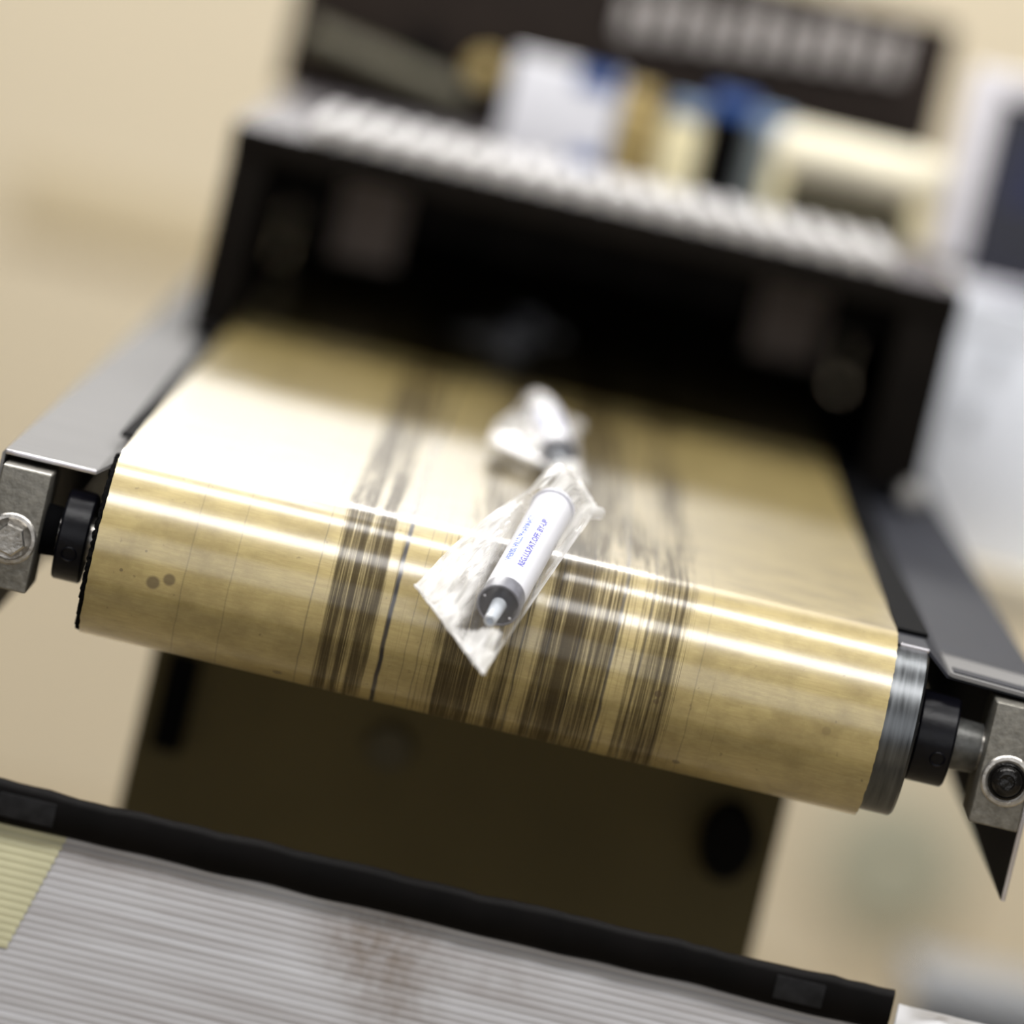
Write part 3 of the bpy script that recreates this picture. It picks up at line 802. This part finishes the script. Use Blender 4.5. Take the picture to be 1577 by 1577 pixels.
def make_syringe():
    t = root('syringe', 'syringe with blue printing in the clear pouch at the belt front', 'syringe', NOSE, 'bagged syringes on the belt')
    bm = bmesh.new()
    lathe(bm, NOSE, AX, [(0.0088, RB-0.0012), (0.0088, RB), (LB-0.002, RB), (LB, RB-0.0006), (LB, 0)], 64, cap=False)
    br = part('barrel', bm, 'barrel', t)
    bm = bmesh.new()
    lathe(bm, NOSE, AX, [(0.0002, 0), (0.0002, RB-0.0008), (0.0008, RB-0.0004), (0.0030, RB-0.0004), (0.0035, RB-0.0010)], 64, cap=False)
    part('stopper_face', bm, 'stopper', t, label='dark rubber stopper face')
    bm = bmesh.new()
    lathe(bm, NOSE, AX, [(0.0004, RB-0.0009), (-0.0003, RB-0.0005), (-0.0002, RB+0.0001), (0.0010, RB+0.0002), (0.0075, RB+0.0001), (0.0088, RB), (0.0088, RB-0.001)], 64, cap=False)
    part('stopper_ring', bm, 'stopper_ring', t, label='dark grey rubber band seen through the barrel')
    bm = bmesh.new()
    lathe(bm, NOSE, -AX, [(-0.0006, 0.0030), (0.0020, 0.0029), (0.0130, 0.0024), (0.0150, 0.0023), (0.0152, 0.0014), (0.0060, 0.0012), (0.0060, 0)], 32, cap=False)
    part('nozzle', bm, 'nozzle', t, label='clear plastic nozzle')
    for (b_, n_) in ((-0.0058, 0.0022), (0.0050, -0.0040)):
        bm = bmesh.new(); lathe(bm, local(NOSE, 0.0003, b_, n_), -AX, [(0, 0.0006), (0.0004, 0.0004), (0.0005, 0)], 12)
        part('moulding_dot', bm, 'barrel', t)
    bm = bmesh.new()
    lathe(bm, NOSE, AX, [(LB, RB-0.002), (LB, 0.0087), (LB+0.0015, 0.0087), (LB+0.0015, 0.0)], 40)
    part('finger_flange', bm, 'barrel', t)
    for body, ang, size, a0, mt, ln in (('HERBS HILLS PHARMACY', 109, 0.0036, 0.0250, 'ink', 0.0450), ('REG.U.S.PAT.OFF. BY-UP', 70, 0.0032, 0.0212, 'ink2', 0.0458)):
        me = text_mesh(body, size)
        w_ = max(v.co.x for v in me.vertices)
        bm = bmesh.new(); bm.from_mesh(me); bpy.data.meshes.remove(me)
        bmesh.ops.subdivide_edges(bm, edges=[e for e in bm.edges if e.calc_length() > 0.0006], cuts=1)
        for v in bm.verts:
            a = a0 + v.co.x*ln/w_
            th = math.radians(ang) + v.co.y/RB       # letters' tops point to the left
            v.co = NOSE + AX*a + (BX*math.cos(th) + NX_*math.sin(th))*(RB + 0.00006)
        part('printed_text', bm, mt, br, smooth=0)
    return t
syr = make_syringe()

def hull_h(b, r, w):
    """half thickness of a film pulled taut over a round barrel of radius r, edges at +-w"""
    b = abs(b)
    if w <= r*1.02: return math.sqrt(max(0.0, r*r-min(b, r)**2))
    tb = r*r/w                              # b of the tangent point
    if b <= tb: return math.sqrt(r*r-b*b)
    ht = math.sqrt(r*r-tb*tb)
    return ht*(w-b)/(w-tb)

def ray_corner(px):  # corners are given directly in (a, b) of the syringe frame
    return px

def make_pouch(name, label, corners, bc=0.0, seed=0.0, group=None, seal0=0.005, seal1=0.006, puff=1.0):
    """corners (a, b): front-left, front-right, back-right, back-left in the syringe frame"""
    t = root(name, label, 'pouch', NOSE, group)
    fl, fr, brr, bl = [Vector(c_) for c_ in corners]
    NA, NB = 72, 44
    def pt(s, q):
        p = (fl*(1-q) + fr*q)*(1-s) + (bl*(1-q) + brr*q)*s
        return p
    def hgt(s, q):
        p = pt(s, q)
        le = fl*(1-s) + bl*s; re = fr*(1-s) + brr*s
        wl = max(abs(le.y - bc), RB*1.05); wr = max(abs(re.y - bc), RB*1.05)
        b_ = p.y - bc
        h = hull_h(b_, RB + 0.0005, wl if b_ < 0 else wr)
        a = p.x
        # film closes down over the nozzle and to both seals
        f0 = min(1, max(0, s/0.24)); f1 = min(1, max(0, (1-s)/0.13))
        f = (f0*f0*(3-2*f0)) * (f1*f1*(3-2*f1))
        if a > -0.0005 and a < LB + 0.0008 and abs(b_) < RB + 0.0005:
            h = max(h*f, math.sqrt(max(0, (RB+0.0005)**2 - b_*b_)))
        else:
            h = h*f
        e = min(1.0, min(q, 1-q)/0.10)
        wr_ = noise.noise(Vector((a*28 + seed + b_*40, b_*190, seed*1.7)))*0.0011 + noise.noise(Vector((a*60+5, b_*420+seed - a*90, 2.0)))*0.00035
        wr_ += 0.0009*abs(noise.noise(Vector((a*40 + b_*120 + seed, b_*70 - a*30, 7.0))))
        core = 0.25 if (a > 0 and a < LB and abs(b_) < RB) else 1.0
        return max(0.00005, h + abs(wr_)*e*core*puff)
    def sheet(sign):
        bm = bmesh.new(); uvl = bm.loops.layers.uv.new('UVMap'); lo = bm.verts.layers.float.new('looseness')
        g = []
        for i in range(NA+1):
            s = i/NA; row = []
            for j in range(NB+1):
                q = j/NB
                p = pt(s, q)
                curl = 0.0018*noise.noise(Vector((s*4+seed, q*3, 9))) * (1-min(1, min(s, 1-s)/0.2))
                bowl = 0.0
                if q < 0.5: bowl = -0.0047*math.sin(math.pi*s)*(1-q*2)
                v = bm.verts.new(local(NOSE, p.x, p.y + bowl, sign*hgt(s, q) + curl)); row.append(v)
                b_ = abs(p.y - bc); tight = max(0.0, 1 - max(0, b_ - RB*0.95)/0.004) if -0.030 < p.x < LB else 0.0
                v[lo] = 1.0 - 0.94*min(1.0, tight)
            g.append(row)
        for i in range(NA):
            for j in range(NB):
                f = bm.faces.new((g[i][j], g[i+1][j], g[i+1][j+1], g[i][j+1]))
                for l, (u_, v_) in zip(f.loops, ((i, j), (i+1, j), (i+1, j+1), (i, j+1))): l[uvl].uv = (u_/NA, v_/NB)
                s = (i+0.5)/NA
                f.material_index = 1 if (s < seal0/0.11 or s > 1 - seal1/0.11) else 0
        return bm
    part('upper_film', sheet(1), ['film', 'seal'], t, smooth=2.0)
    part('lower_film', sheet(-1), ['film', 'seal'], t, smooth=2.0)
    # crimped end seals: thin ridges
    for (pa, pb) in ((fl, fr), (brr, bl)):
        bm = bmesh.new(); uvl = bm.loops.layers.uv.new('UVMap'); prev = None
        d = (pb-pa); L_ = d.length; nrm = Vector((-d.y, d.x)).normalized()
        for i in range(41):
            q = i/40; p = pa + d*q
            k = 0.0007 + 0.0004*noise.noise(Vector((q*22+seed, 1, 4)))
            curl = 0.0006*noise.noise(Vector((q*9+seed, 3, 1)))
            ring = [bm.verts.new(local(NOSE, p.x + nrm.x*k*cx, p.y + nrm.y*k*cx, 0.0005*cn + curl)) for cx, cn in ((-1, -0.6), (1, -0.6), (1, 0.6), (-1, 0.6))]
            if prev:
                for m in range(4): bm.faces.new((prev[m], prev[(m+1) % 4], ring[(m+1) % 4], ring[m]))
            prev = ring
        lo = bm.verts.layers.float.new('looseness')
        for v in bm.verts: v[lo] = 1.0
        for f in bm.faces:
            for l in f.loops: l[uvl].uv = (l.vert.co.x*9, l.vert.co.y*9)
        part('end_seal', bm, 'seal', t, smooth=1.0)
    return t
POUCH = ((-0.0031, -0.0310), (-0.0583, 0.0076), (0.1075, 0.0150), (0.1388, -0.0025))
pouch = make_pouch('clear_pouch', 'clear plastic pouch with blue printed syringe at the belt front', POUCH, 0.0, 0.0, 'clear pouches on the belt')
# small gathered tab at the right back corner
bm = bmesh.new(); uvl = bm.loops.layers.uv.new('UVMap')
c0 = Vector(POUCH[2])
lathe(bm, local(NOSE, c0.x-0.004, c0.y-0.002, 0), local(Vector(), 0.001, 0.0075, 0.0), [(0, 0.0034), (0.003, 0.0024), (0.0045, 0.0024), (0.0058, 0.0014), (0.0058, 0)], 14)
lo = bm.verts.layers.float.new('looseness')
for v in bm.verts: v[lo] = 1.0
part('corner_tab', bm, 'seal', pouch)

def copy_thing(t, loc, rot, label):
    """a thing and each of its parts, copied"""
    c_ = t.copy(); COL.objects.link(c_)
    c_.location = loc; c_.rotation_euler = rot; c_['label'] = label
    for ch in list(t.children):
        d = ch.copy(); COL.objects.link(d); d.parent = c_
        for g in list(ch.children):
            e = g.copy(); COL.objects.link(e); e.parent = d
    return c_
for (x, y, z, rx, rz, lab) in ((0.014, 0.262, 0.0462, math.radians(-15), 0.22, 'second'), (-0.016, 0.790, 0.0462, math.radians(-17), 0.05, 'third')):
    where = {'second': ('blurred syringe in the crumpled pouch at mid belt', 'crumpled clear pouch lying at mid belt behind the front one'),
             'third': ('dim syringe in the pouch deep inside the dark hood', 'dim clear pouch lying deep inside the dark hood')}[lab]
    copy_thing(syr, (x, y, z + H), (rx, 0, rz), where[0])
    copy_thing(pouch, (x, y, z + H), (rx, 0, rz), where[1])
